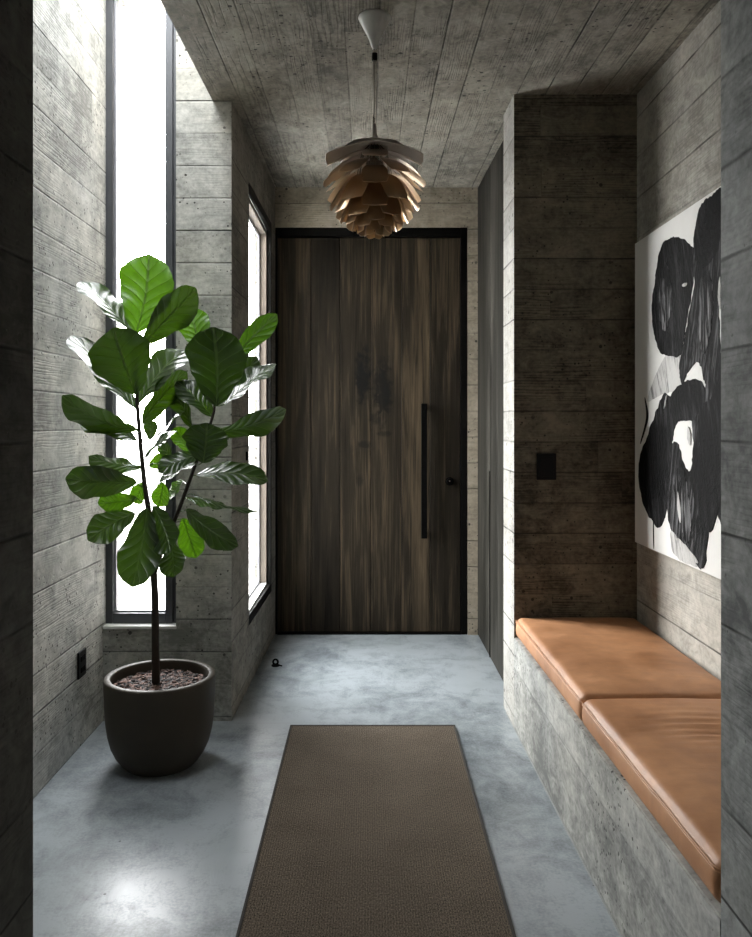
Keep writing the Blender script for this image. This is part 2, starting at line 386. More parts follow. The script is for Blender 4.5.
dw = S('wall_front', M['lintel'], 'concrete wall around the dark front door', lambda b: (box(b, -.574, 1.3, 4.93, 5.15, 2.514, 3.3), box(b, .616, 1.3, 4.93, 5.15, 0, 2.514)))
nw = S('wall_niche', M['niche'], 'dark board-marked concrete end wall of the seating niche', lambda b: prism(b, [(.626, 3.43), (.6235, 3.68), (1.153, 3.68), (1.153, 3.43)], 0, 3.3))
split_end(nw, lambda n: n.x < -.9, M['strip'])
S('wall_right', M['right'], 'pale concrete wall of the niche behind the painting', lambda b: box(b, 1.153, 1.35, 1.3, 5.15, 0, 3.3))
S('wall_near_right', M['pier'], 'grey pitted concrete wall at the right edge of the picture', lambda b: prism(b, [(.653, 1.48), (1.153, 1.48), (1.153, 1.3), (1.35, 1.3), (1.35, .0), (.672, .0)], 0, 3.3))
S('wall_near_left', M['piershaded'], 'dark concrete wall at the left edge of the picture', lambda b: prism(b, [(-.628, 1.5), (-1.16, 1.5), (-1.16, 1.3), (-1.36, 1.3), (-1.36, .0), (-.645, .0)], 0, 3.3))
S('wall_room_left', M['left'], None, lambda b: (box(b, -2.2, -2.0, -3.4, .2, 0, 3.3), box(b, -2.0, -1.36, 0, .2, 0, 3.3)))
S('wall_room_right', M['right'], None, lambda b: (box(b, 2.0, 2.2, -3.4, .2, 0, 3.3), box(b, 1.35, 2.0, 0, .2, 0, 3.3)))
S('wall_room_back', M['end'], None, lambda b: box(b, -2.0, 2.0, -3.4, -3.2, 0, 3.3))
def ceil(b):
    prism(b, [(-.68, 1.5), (1.35, 1.5), (1.35, 5.15), (-.68, 5.15)], ceil_z, lambda x, y: ceil_z(x, y)+.2)
    prism(b, [(-2.0, -3.2), (2.0, -3.2), (2.0, 1.5), (-2.0, 1.5)], ceil_z, lambda x, y: ceil_z(x, y)+.2)
S('ceiling', M['ceil'], 'board-marked concrete ceiling above the hall', ceil)
def roof(b):
    box(b, -2.2, -1.2, -3.4, 1.6, 3.3, 3.42); box(b, -.66, 2.2, -3.4, 5.15, 3.3, 3.42); box(b, -1.2, -.66, -3.4, 1.6, 3.3, 3.42)
    box(b, -1.36, -1.16, 1.6, 3.9, 3.3, 3.42); box(b, -1.16, -.66, 3.5, 3.9, 3.3, 3.42)
S('ceiling_roof', M['ceil'], None, roof)
S('wall_skylight', M['stub'], None, lambda b: box(b, -.68, -.58, 1.5, WB, 2.9, 3.3))
S('wall_above_window', M['end'], None, lambda b: box(b, -1.16, -.84, WB, 3.75, 4.0, 3.3))

# tall window -------------------------------------------------------
w1 = thing('window_1', 'tall narrow dark-framed window behind the potted fig', 'window', (-1.0, 3.56, .418)); w1['kind'] = 'structure'
def ring(b, axis, a0, a1, z0, z1, d0, d1, wa0, wa1, wz0, wz1):
    def bx(p0, p1, q0, q1):
        if axis == 'X': box(b, p0, p1, d0, d1, q0, q1)
        else: box(b, d0, d1, p0, p1, q0, q1)
    bx(a0, a0+wa0, z0, z1); bx(a1-wa1, a1, z0, z1)
    bx(a0+wa0, a1-wa1, z0, z0+wz0); bx(a0+wa0, a1-wa1, z1-wz1, z1)
k = 3.58/F
fx0, fx1 = (107.5-CX)*k, (175-CX)*k
b = bmesh.new(); ring(b, 'X', fx0, fx1, .417, 3.29, 3.54, 3.62, .036, .034, .045, .05); bevel(b, .002, 1); link_mesh('window_frame', b, M['frame'], w1)
b = bmesh.new(); ring(b, 'X', fx0+.036, fx1-.034, .462, 3.25, 3.565, 3.60, .008, .006, .008, .01); link_mesh('glazing_bead', b, M['whitealu'], w1)
b = bmesh.new(); box(b, fx0+.043, fx1-.039, 3.578, 3.584, .469, 3.245); link_mesh('pane', b, M['glass'], w1)
b = bmesh.new(); box(b, -1.159, -.838, 3.496, 3.62, .403, .417); bevel(b, .002, 1); link_mesh('window_sill', b, M['sill'], w1)
b = bmesh.new(); box(b, -1.16, fx0, 3.55, 3.62, .417, 3.29); box(b, fx1, -.84, 3.55, 3.62, .417, 3.29); link_mesh('rubber_seal', b, M['frame'], w1)

# side window -------------------------------------------------------
w2 = thing('window_2', 'narrow full-height side window beside the front door', 'window', (-.62, 4.36, .30)); w2['kind'] = 'structure'
b = bmesh.new(); ring(b, 'Y', 3.952, 4.778, .301, 2.499, -.602, -.5895, .012, .035, .05, .05); bevel(b, .0015, 1)
for v in b.verts: v.co.x += (v.co.y-3.95)*.0168 if v.co.x > -.60 else 0
link_mesh('outer_frame', b, M['frame2'], w2)
b = bmesh.new(); box(b, -.652, -.602, 4.728, 4.754, .352, 2.448); link_mesh('window_jamb', b, M['jamb'], w2)
b = bmesh.new(); box(b, -.652, -.602, 3.966, 4.728, 2.42, 2.448); link_mesh('head_lining', b, M['jamb'], w2)
b = bmesh.new(); box(b, -.652, -.599, 3.966, 4.728, .352, .362); link_mesh('window_sill', b, M['sill'], w2)
b = bmesh.new(); ring(b, 'Y', 3.966, 4.728, .363, 2.419, -.652, -.640, .012, .012, .012, .015); bevel(b, .001, 1); link_mesh('window_frame', b, M['whitealu'], w2)
b = bmesh.new(); box(b, -.648, -.644, 3.979, 4.715, .376, 2.403); link_mesh('pane', b, M['glass'], w2)

# skylight ----------------------------------------------------------
w3 = thing('window_3', 'skylight over the bay in front of the tall window', 'skylight', (-.92, 2.5, 3.3)); w3['kind'] = 'structure'
b = bmesh.new()
box(b, -1.16, -1.12, 1.6, 3.5, 3.31, 3.36); box(b, -.70, -.66, 1.6, 3.5, 3.31, 3.36); box(b, -1.12, -.70, 1.6, 1.64, 3.31, 3.36); box(b, -1.12, -.70, 3.46, 3.5, 3.31, 3.36)
link_mesh('window_frame', b, M['frame'], w3)
b = bmesh.new(); box(b, -1.12, -.70, 1.64, 3.46, 3.33, 3.336); link_mesh('pane', b, M['glass'], w3)

# front door --------------------------------------------------------
d1 = thing('door_1', 'tall dark-stained timber plank front door with a long black pull handle', 'door', (0, 4.95, 0)); d1['kind'] = 'structure'
dxs = [(x-CX)/F*4.96 for x in (277.5, 311, 340, 371, 401.5, 430, 460.5)]
b = bmesh.new()
for a0, a1 in zip(dxs, dxs[1:]):
    bb = bmesh.new(); box(bb, a0+.0012, a1-.0012, 4.96, 5.01, .012, 2.455)
    bevel(bb, .002, 1); me = bpy.data.meshes.new('t'); bb.to_mesh(me); bb.free(); b.from_mesh(me); bpy.data.meshes.remove(me)
link_mesh('door_panel', b, M['door'], d1)
M['doorframe'] = plain('black_stained_timber', rgb(10, 9, 8), .6, Specular_IOR_Level=.08)
b = bmesh.new(); box(b, -.574, -.560, 4.945, 5.02, 0, 2.513); box(b, .574, .613, 4.94, 5.02, 0, 2.513); box(b, -.560, .574, 4.945, 5.02, 2.46, 2.513)
link_mesh('door_frame', b, M['doorframe'], d1)
b = bmesh.new(); box(b, -.560, .574, 4.935, 5.02, 0, .010); link_mesh('threshold', b, M['doorframe'], d1)
b = bmesh.new(); box(b, -.57, .61, 5.012, 5.03, 0, 2.51); link_mesh('door_light_backing', b, M['doorframe'], d1)  # unseen backing, added to stop sky light leaking through the plank seams
b = bmesh.new()
ph = link_mesh('pull_handle', (lambda bm: (box(bm, .326, .362, 4.885, 4.905, .60, 1.425), bevel(bm, .002, 1), bm)[2])(bmesh.new()), M['black'], d1)
for z in (.615, 1.395):
    b.free() if b.is_valid and False else None
    bm = bmesh.new(); box(bm, .330, .358, 4.905, 4.96, z, z+.02); link_mesh('handle_mount', bm, M['black'], ph)
b.free()
bm = bmesh.new()
def ylathe(bm, prof, c, seg=32):
    rings = []
    for r, y in prof:
        rings.append([bm.verts.new((c[0]+r*math.cos(2*math.pi*k/seg), c[1]+y, c[2]+r*math.sin(2*math.pi*k/seg))) for k in range(seg)] if r > 1e-6 else [bm.verts.new((c[0], c[1]+y, c[2]))])
    for a, d in zip(rings, rings[1:]):
        for k in range(seg):
            k2 = (k+1) % seg
            if len(d) == 1: bm.faces.new((a[k], a[k2], d[0]))
            elif len(a) == 1: bm.faces.new((a[0], d[k], d[k2]))
            else: bm.faces.new((a[k], a[k2], d[k2], d[k]))
ylathe(bm, [(0, 0), (.026, 0), (.026, -.006), (.019, -.008), (.019, -.03), (.016, -.034), (0, -.034)], (.505, 4.96, .945))
lk = link_mesh('door_lock', bm, M['black'], d1, smooth=False)
bm = bmesh.new(); box(bm, .499, .506, 4.918, 4.9262, .945, .953); bevel(bm, .001, 1); link_mesh('thumb_turn', bm, M['steel'], lk)
bm = bmesh.new(); box(bm, .566, .573, 4.953, 4.962, 1.0, 1.09); link_mesh('strike_plate', bm, M['blackplastic'], d1)

# timber cupboard ---------------------------------------------------
cup = thing('timber_cupboard', 'floor-to-ceiling grey-brown timber cupboard doors to the right of the front door', 'cupboard', (.9, 4.3, 0))
def cz(x, y): return ceil_z(x, y)-.004
bm = bmesh.new(); prism(bm, [(.705, 3.685), (1.14, 3.685), (1.14, 4.925), (.703, 4.925)], 0, cz); link_mesh('carcass', bm, M['closet'], cup)
for i, (a0, a1) in enumerate(((3.686, 4.436), (4.443, 4.926))):
    n = 3 if i == 0 else 2; bm = bmesh.new()
    for j in range(n):
        y0 = a0+(a1-a0)*j/n; y1 = a0+(a1-a0)*(j+1)/n
        prism(bm, [(.681-.004*(y0-3.68), y0+.0004), (.704, y0+.0004), (.702, y1-.0004), (.681-.004*(y1-3.68), y1-.0004)], .006, cz)
    dd = link_mesh('cupboard_door', bm, M['closet'], cup)
    if i == 1:
        bm = bmesh.new(); box(bm, .674, .684, 4.436, 4.448, .006, 1.04); link_mesh('finger_pull', bm, M['black'], dd)

# concrete bench & cushions ------------------------------------------
bx_ = lambda y: .652-(y-1.48)*.01333
bm = bmesh.new(); prism(bm, [(bx_(1.482), 1.482), (1.152, 1.482), (1.152, 3.429), (bx_(3.429), 3.429)], 0, .385)
bmesh.ops.recalc_face_normals(bm, faces=bm.faces[:])
bmesh.ops.bevel(bm, geom=[e for e in bm.edges if all(v.co.z > .3 and v.co.x < .8 for v in e.verts)], offset=.004, segments=2, affect='EDGES')
tag(link_mesh('concrete_bench', bm, M['bench']), 'low board-marked concrete bench built into the right-hand niche', 'bench')

def cushion(label, y0, y1, seed):
    x0f = lambda y: bx_(y)+.006
    z0, z1, r = .386, .474, .025
    hx, hy, hz = 1.148, None, None
    def axis(a, c, n, rr):
        e = [a+rr*t for t in (0, .25, .5, .75, 1)]
        mid = [a+rr+(c-a-2*rr)*i/n for i in range(1, n)]
        return e+mid+[c-rr*t for t in (1, .75, .5, .25, 0)]
    xs = axis(0, 1.148-.64, 36, r); ys = axis(y0, y1, 70, r); zs = axis(z0, z1, 3, r)
    bm = bmesh.new(); cache = {}
    nz = noise.noise
    W = xs[-1]
    def pt(x, y, z):
        key = (round(x, 6), round(y, 6), round(z, 6))
        if key in cache: return cache[key]
        q = Vector((min(max(x, r), W-r), min(max(y, y0+r), y1-r), min(max(z, z0+r), z1-r)))
        d = Vector((x, y, z))-q; p = q+d.normalized()*r if d.length > 1e-9 else Vector((x, y, z))
        u = (x/W); v = (y-y0)/(y1-y0)
        top = max(0, (z-z0)/(z1-z0))
        puff = .012*(1-(2*u-1)**4)*(1-(2*v-1)**6)*top
        p.z += puff
        if z > z1-.03:
            p.z += .0035*nz(Vector((x*6, y*5, seed)))
            if seed > 5:  # creases where people sit
                e = math.exp(-((x-.30)/.13)**2-((y-2.15)/.10)**2)
                p.z += .0055*e*math.sin((y+.22*(x-.3)**2*4)*150+x*6)-.006*e
        side = 1-abs(2*top-1)
        if u < .05: p.x -= .004*side
        fx = x0f(p.y)
        p.x = fx+p.x*((1.148-fx)/W)
        cache[key] = bm.verts.new(p); return cache[key]
    def face(a): 
        try: bm.faces.new(a)
        except ValueError: pass
    for zz in (z0, z1):
        for i in range(len(xs)-1):
            for j in range(len(ys)-1):
                face([pt(xs[i], ys[j], zz), pt(xs[i+1], ys[j], zz), pt(xs[i+1], ys[j+1], zz), pt(xs[i], ys[j+1], zz)])
    for xx in (xs[0], xs[-1]):
        for i in range(len(ys)-1):
            for j in range(len(zs)-1):
                face([pt(xx, ys[i], zs[j]), pt(xx, ys[i+1], zs[j]), pt(xx, ys[i+1], zs[j+1]), pt(xx, ys[i], zs[j+1])])
    for yy in (ys[0], ys[-1]):
        for i in range(len(xs)-1):
            for j in range(len(zs)-1):
                face([pt(xs[i], yy, zs[j]), pt(xs[i+1], yy, zs[j]), pt(xs[i+1], yy, zs[j+1]), pt(xs[i], yy, zs[j+1])])
    t = thing('bench_cushion', label, 'cushion', (.9, (y0+y1)/2, .386), 'leather cushions on the concrete bench')
    link_mesh('leather_cover', bm, M['leather'], t, smooth=True)
    bm = bmesh.new()
    for dz in (.0, .0065):
        zz = z1-.0125-dz; pts = []
        ex = -.0015
        pts.append((x0f(y1-.02)+.45, y1-.0005, zz)); pts.append((x0f(y1)+.022, y1-.0005, zz))
        for k in range(5):
            a = math.pi/2*k/4; pts.append((x0f(y1)+.018-.0185*math.sin(a)+ex, y1-.018+.0185*math.cos(a)-.001, zz))
        for k in range(1, 20): yy = y1-.02-(y1-y0-.04)*k/20; pts.append((x0f(yy)-.0018, yy, zz+.001*math.sin(k)))
        for k in range(5):
            a = math.pi/2*k/4; pts.append((x0f(y0)+.018-.0185*math.cos(a)+ex, y0+.018-.0185*math.sin(a)+.001, zz))
        pts.append((x0f(y0)+.45, y0+.0005, zz))
        tube(bm, pts, .0017, 6)
    link_mesh('piping', bm, M['stitch'], t, smooth=True)
cushion('tan leather bench cushion at the far end, against the dark niche wall', 2.425, 3.424, 1)
cushion('tan leather bench cushion nearest the camera, creased on its top', 1.50, 2.421, 9)

bm = bmesh.new(); prism(bm, [(bx_(1.482)-.005, 1.482), (bx_(1.482)-.0003, 1.482), (bx_(3.6)-.0003, 3.6), (bx_(3.6)-.005, 3.6)], 0, .003)
structure(link_mesh('trim_2', bm, plain('pale_sealant', rgb(150, 152, 150), .6)), 'pale sealant line where the bench meets the floor')

# rug ---------------------------------------------------------------
rg = thing('runner_rug', 'long dark taupe woven runner rug with a bound edge on the concrete floor', 'rug', (.02, 2.2, 0))
bm = bmesh.new(); box(bm, -.326, .366, .962, 3.424, .0005, .0075); link_mesh('woven_field', bm, M['rug'], rg)
bm = bmesh.new(); ring_pts = [(-.334, .95), (.374, .95), (.374, 3.435), (-.334, 3.435)]
for (a, b_, c_, d_) in ((-.334, .374, .95, .963), (-.334, .374, 3.423, 3.435), (-.334, -.325, .963, 3.423), (.365, .374, .963, 3.423)): box(bm, a, b_, c_, d_, .0005, .0095)
bevel(bm, .002, 2); link_mesh('bound_edge', bm, M['rugedge'], rg)

# small fittings ----------------------------------------------------
def plate_x(x, y0, y1, z0, z1, d):  # plate on a wall facing +X
    bm = bmesh.new(); box(bm, x, x+d, y0, y1, z0, z1); bevel(bm, .002, 2); return bm
ou = thing('wall_outlet', 'black power outlet low on the left concrete wall beside the pot', 'outlet', (-1.16, 3.235, .27))
oy0, oy1 = 1.154*F/(CX-78.5), 1.154*F/(CX-86)
link_mesh('cover_plate', plate_x(-1.16, oy0, oy1, .280, .386, .008), M['blackplastic'], ou)
for z in (.30, .345):
    link_mesh('socket', plate_x(-1.152, oy0+.02, oy1-.02, z, z+.02, .002), M['black'], ou)
sx0, sx1 = (537-CX)/F*3.42, (556.5-CX)/F*3.42
sz1, sz0 = H-(453.5-CY)/F*3.42, H-(480-CY)/F*3.42
ls = thing('light_switch', 'black square light switch on the dark niche wall above the cushions', 'switch', ((sx0+sx1)/2, 3.43, sz0))
bm = bmesh.new(); box(bm, sx0, sx1, 3.422, 3.43, sz0, sz1); bevel(bm, .002, 2); link_mesh('cover_plate', bm, M['blackplastic'], ls)
bm = bmesh.new(); box(bm, sx0+.012, sx1-.012, 3.418, 3.424, sz0+.014, sz1-.014); bevel(bm, .0015, 2); link_mesh('rocker', bm, M['blackplastic'], ls)
ds = thing('door_stop', 'small black ring door stop on the floor near the side window', 'door stop', (-.497, 4.3, 0))
bm = bmesh.new(); lathe(bm, [(0, 0), (.022, 0), (.022, .006), (.012, .009), (0, .009)], 32, (-.497, 4.3, 0)); tube(bm, [(-.475, 4.30, .003), (-.462, 4.29, .003)], .004, 8)
link_mesh('foot', bm, M['black'], ds)
bm = bmesh.new(); tube(bm, [(-.497+.013*math.cos(a), 4.3, .0215+.013*math.sin(a)) for a in [2*math.pi*k/24 for k in range(25)]], .0052, 10, False); link_mesh('rubber_ring', bm, M['black'], ds, smooth=True)
th = thing('wall_hook', 'tiny black hook on the passage wall left of the side window', 'hook', (-.592, 3.87, 1.05))
zz = H-(456-CY)/F*3.87
bm = bmesh.new(); box(bm, -.5905, -.582, 3.862, 3.878, zz-.022, zz+.022); bevel(bm, .002, 1); link_mesh('hook_plate', bm, M['black'], th)

# painting ----------------------------------------------------------
AX = 1.118
ay0, ay1, az0, az1 = 2.12, 3.352, .806, 2.055
pt_ = thing('abstract_painting', 'large unframed abstract canvas of black brush strokes on white, hung above the bench', 'painting', (1.14, 2.75, az0))
bm = bmesh.new(); box(bm, AX, 1.135, ay0, ay1, az0, az1); bevel(bm, .002, 2); link_mesh('canvas', bm, M['canvas'], pt_)
bm = bmesh.new(); ring(bm, 'Y', ay0+.004, ay1-.004, az0+.004, az1-.004, 1.135, 1.1518, .045, .045, .045, .045); link_mesh('stretcher_frame', bm, M['jamb'], pt_)
def A(cx, cy):   # traced outline -> position on the canvas
    px, py = 620+cx/2.18, 170+cy/2.18
    Y = AX*F/(px-CX); return (Y, H-(py-CY)/F*Y)
def stroke(name, pts, mat, h, rag=.006, raw=False, seed=0):
    q = [A(*p) if not raw else p for p in pts]
    n = len(q); out = []
    for i in range(n):   # catmull-rom, ragged
        p0, p1, p2, p3 = [Vector(q[(i+j-1) % n]+(0,)) for j in range(4)]
        for s in range(10):
            t = s/10
            v = .5*((2*p1)+(p2-p0)*t+(2*p0-5*p1+4*p2-p3)*t*t+(3*p1-p0-3*p2+p3)*t**3)
            nn = noise.noise(Vector((v.x*30+seed, v.y*30, 0)))*rag+noise.noise(Vector((v.x*110+seed, v.y*110, 3)))*rag*.6
            d = (p2-p1).normalized(); out.append(v+Vector((-d.y, d.x, 0))*nn)
    bm = bmesh.new()
    cl = lambda v: (min(max(v.x, ay0+.004), ay1-.004), min(max(v.y, az0+.004), az1-.004))
    lo = [bm.verts.new((AX-.0002, *cl(v))) for v in out]
    f = bm.faces.new(lo)
    ex = bmesh.ops.extrude_face_region(bm, geom=[f])
    for v in ex['geom']:
        if isinstance(v, bmesh.types.BMVert): v.co.x -= h
    bmesh.ops.triangulate(bm, faces=bm.faces[:])
    return link_mesh(name, bm, mat, pt_)
stroke('grey_wash', [(60, 500), (100, 405), (150, 400), (135, 470), (90, 490)], M['wash'], .0002, .004)
stroke('paint_stroke', [(84, 190), (98, 155), (122, 146), (150, 160), (166, 195), (160, 245), (152, 300), (142, 350), (135, 400), (108, 406), (86, 392), (72, 340), (70, 290), (77, 240)], M['paint'], .0012, .008)
stroke('paint_stroke', [(178, 78), (200, 58), (224, 42), (236, 100), (224, 240), (216, 300), (219, 400), (205, 450), (188, 468), (172, 420), (150, 440), (136, 465), (130, 430), (140, 380), (150, 320), (163, 250), (160, 180), (166, 120)], M['paint2'], .0020, .008, seed=4)
stroke('paint_stroke', [(180, 75), (200, 58), (222, 44), (224, 130), (205, 190), (178, 215), (163, 180), (166, 125)], M['paint'], .0026, .008, seed=5)
stroke('paint_stroke', [(92, 495), (78, 530), (60, 580), (43, 630), (42, 680), (52, 730), (70, 765), (85, 780), (100, 755), (108, 700), (112, 620), (118, 560), (115, 510), (104, 488)], M['paint'], .0016, .008, seed=8)
stroke('paint_stroke', [(108, 510), (118, 482), (140, 464), (168, 456), (186, 478), (178, 520), (160, 545), (130, 548), (116, 565), (106, 545)], M['paint'], .0024, .006, seed=9)
stroke('paint_stroke', [(188, 470), (205, 440), (226, 408), (236, 600), (232, 780), (212, 750), (200, 700), (186, 860), (160, 850), (138, 815), (112, 780), (104, 740), (108, 660), (115, 600), (128, 600), (140, 640), (155, 655), (160, 600), (158, 545), (175, 500)], M['paint2'], .0019, .010, seed=12)
stroke('paint_stroke', [(176, 520), (196, 500), (222, 470), (230, 640), (210, 760), (190, 790), (170, 740), (158, 680), (166, 600)], M['paint'], .0027, .009, seed=14)
stroke('grey_wash', [(112, 785), (138, 815), (170, 850), (184, 868), (150, 860), (116, 835)], M['wash'], .0002, .006, seed=15)
stroke('paint_drip', [(54, 500), (56, 500), (62, 540), (48, 590), (45, 592), (57, 540)], M['paint'], .0006, .001, seed=16)
stroke('paint_drip', [(72, 770), (74, 770), (74.5, 820), (73, 820)], M['paint'], .0006, .0005, seed=17)
for i, q in enumerate(([(138, 250), (147, 246), (145, 251), (139, 254)], [(100, 500), (104, 490), (101, 512), (97, 520)],
        [(150, 560), (156, 575), (155, 600), (149, 585)], [(128, 700), (134, 740), (133, 770), (127, 735)], [(122, 800), (150, 824), (172, 856), (150, 846)], [(216, 250), (221, 235), (221, 300), (217, 290)])):
    stroke('paint_fleck', q, M['wash'], .0034, .004, seed=30+i)
stroke('paint_stroke', [(120, 690), (134, 640), (150, 700), (156, 780), (148, 815), (130, 760)], M['drybrush'], .0031, .012, seed=41)
stroke('paint_stroke', [(178, 240), (196, 220), (204, 280), (198, 360), (182, 400), (174, 330)], M['drybrush'], .0030, .012, seed=43)
stroke('paint_stroke', [(88, 250), (98, 200), (110, 230), (112, 300), (98, 350), (86, 310)], M['drybrush'], .0020, .010, seed=44)
# the part of the canvas hidden behind the near wall
stroke('paint_stroke', [(2.5, 1.92), (2.42, 1.98), (2.30, 1.86), (2.26, 1.6), (2.34, 1.42), (2.44, 1.5)], M['paint'], .0012, .01, raw=True, seed=20)
stroke('paint_stroke', [(2.47, 1.25), (2.36, 1.32), (2.24, 1.14), (2.28, .95), (2.40, .90), (2.49, 1.02)], M['paint2'], .0012, .01, raw=True, seed=22)

# pendant lamp ------------------------------------------------------
LY = 2.735; LX = (374.5-CX)/F*LY
def lz(py): return H-(py-CY)/F*LY
lamp = thing('pendant_lamp', 'bronze pendant lamp of overlapping metal leaves hanging from the ceiling by a thin rod', 'lamp', (LX, LY, lz(236)))
cz0 = ceil_z(0, LY)-.001
bm = bmesh.new(); zt = cz0
lathe(bm, [(0, 0), (.0545, 0), (.056, -.004), (.052, -.012), (.043, -.030), (.031, -.052), (.020, -.075), (.012, -.098), (.007, -.110), (0, -.110)], 48, (LX, LY, zt)); link_mesh('canopy', bm, M['lampwhite'], lamp, smooth=True)
bm = bmesh.new(); tube(bm, [(LX-.002, LY, zt-.10), (LX-.002, LY, lz(128))], .0028, 10); tube(bm, [(LX+.005, LY, zt-.10), (LX+.005, LY, lz(130))], .0016, 8); link_mesh('hanging_rod', bm, M['steel'], lamp, smooth=True)
bm = bmesh.new(); lathe(bm, [(0, .012), (.009, .012), (.0095, 0), (.009, -.012), (0, -.012)], 20, (LX, LY, lz(57))); link_mesh('collar', bm, M['black'], lamp, smooth=True)
bm = bmesh.new()
for a in (.2, 2.3, 4.4):
    tube(bm, [(LX+.004*math.cos(a), LY+.004*math.sin(a), lz(60)), (LX+.052*math.cos(a), LY+.052*math.sin(a), lz(141))], .0006, 5)
link_mesh('suspension_wires', bm, M['steel'], lamp)
bm = bmesh.new(); lathe(bm, [(0, .052), (.006, .052), (.0085, .02), (.012, .006), (.012, -.002), (.03, -.004), (.050, -.010), (.0485, -.014), (.02, -.008), (0, -.008)], 48, (LX, LY, lz(139.5))); link_mesh('top_cap', bm, M['lampmetal'], lamp, smooth=True)
bm = bmesh.new(); lathe(bm, [(0, 0), (.016, 0), (.016, -.05), (.03, -.06), (.03, -.15), (.02, -.19), (.006, -.22), (0, -.22)], 32, (LX, LY, lz(146))); link_mesh('lamp_core', bm, M['chrome'], lamp, smooth=True)
bm = bmesh.new()
for k in range(12):
    a = math.pi*k/6
    pts = [(.02, 146), (.042, 152), (.055, 168), (.064, 190), (.06, 210), (.042, 224), (.02, 230)]
    tube(bm, [(LX+r*math.cos(a), LY+r*math.sin(a), lz(y)) for r, y in pts], .0016, 6)
link_mesh('inner_ribs', bm, M['chrome'], lamp, smooth=True)
rows = [(.030, 143, .112, 150, .098), (.045, 148, .166, 159, .126), (.056, 155, .168, 171, .084), (.062, 163, .174, 184, .082), (.068, 171, .170, 196, .086),
        (.074, 179, .152, 208, .088), (.075, 187, .136, 215, .086), (.072, 194, .117, 221, .080), (.067, 201, .097, 226, .070), (.058, 207, .077, 230, .058), (.044, 213, .054, 233, .044), (.028, 218, .032, 236, .030)]
for ri, (r0, y0, r1, y1, w) in enumerate(rows):
    for kk in range(6):
        th0 = math.radians(-90+kk*60+(30 if ri % 2 else 0))
        dirv = Vector((math.cos(th0), math.sin(th0), 0)); tan = Vector((-dirv.y, dirv.x, 0)); cen = Vector((LX, LY, 0))
        nu, nv = 8, 7; bm = bmesh.new(); grid = []
        for j in range(nv+1):
            t = j/nv; r = r0+(r1-r0)*(t**.9); z = lz(y0)+(lz(y1)-lz(y0))*(t**1.25)
            row = []
            for i in range(nu+1):
                s = 2*i/nu-1
                ww = w/2*(.62+.38*min(1, t*2.2))
                if t > .86: ww *= 1-.10*(t-.86)/.14
                bow = (s*s)*ww*(.11 if ri > 1 else .06)
                tipd = (1-abs(s))*.004*max(0, (t-.7)/.3)
                row.append(bm.verts.new(cen+dirv*(r-bow*.75+tipd*.5)+tan*(s*ww)+Vector((0, 0, z-tipd-bow*.1))))
            grid.append(row)
        fs = []
        for j in range(nv):
            for i in range(nu): fs.append(bm.faces.new((grid[j][i], grid[j][i+1], grid[j+1][i+1], grid[j+1][i])))
        bmesh.ops.recalc_face_normals(bm, faces=fs)
        bmesh.ops.solidify(bm, geom=fs, thickness=.0012)
        link_mesh('metal_leaf', bm, M['lampmetal'], lamp, smooth=False)
        if False: pass

# potted fig --------------------------------------------------------
PY = 3.07; PX = (160.3-CX)/F*PY
fig = thing('potted_fiddle_leaf_fig', 'fiddle leaf fig with two stems in a round dark grey pot by the tall window', 'plant', (PX, PY, 0))
bm = bmesh.new()
prof = [(0, 0), (.122, 0), (.131, .003), (.148, .02), (.168, .048), (.184, .082), (.195, .125), (.202, .175), (.206, .24), (.208, .30), (.2085, .330), (.208, .336), (.205, .339), (.186, .339), (.183, .336), (.182, .325), (.180, .26), (.16, .22), (0, .22)]
lathe(bm, prof, 96, (PX, PY, 0)); link_mesh('pot', bm, M['pot'], fig, smooth=True)
bm = bmesh.new()
lathe(bm, [(0, .300), (.06, .302), (.12, .298), (.1775, .290), (.1775, .262), (0, .262)], 48, (PX, PY, 0))
for _ in range(1500):
    a = R.uniform(0, 2*math.pi); r = .172*math.sqrt(R.random()); s = R.uniform(.0035, .008)
    mt = Matrix.Translation((PX+r*math.cos(a), PY+r*math.sin(a), .300+R.uniform(-.001, .006))) @ Matrix.Rotation(R.uniform(0, 6), 4, 'Z') @ Matrix.Rotation(R.uniform(-.7, .7), 4, 'X') @ Matrix.Diagonal((s*1.7, s, s*.45, 1))
    bmesh.ops.create_icosphere(bm, subdivisions=1, radius=1, matrix=mt)
so = link_mesh('soil', bm, M['soil'], fig); so['kind'] = 'stuff'

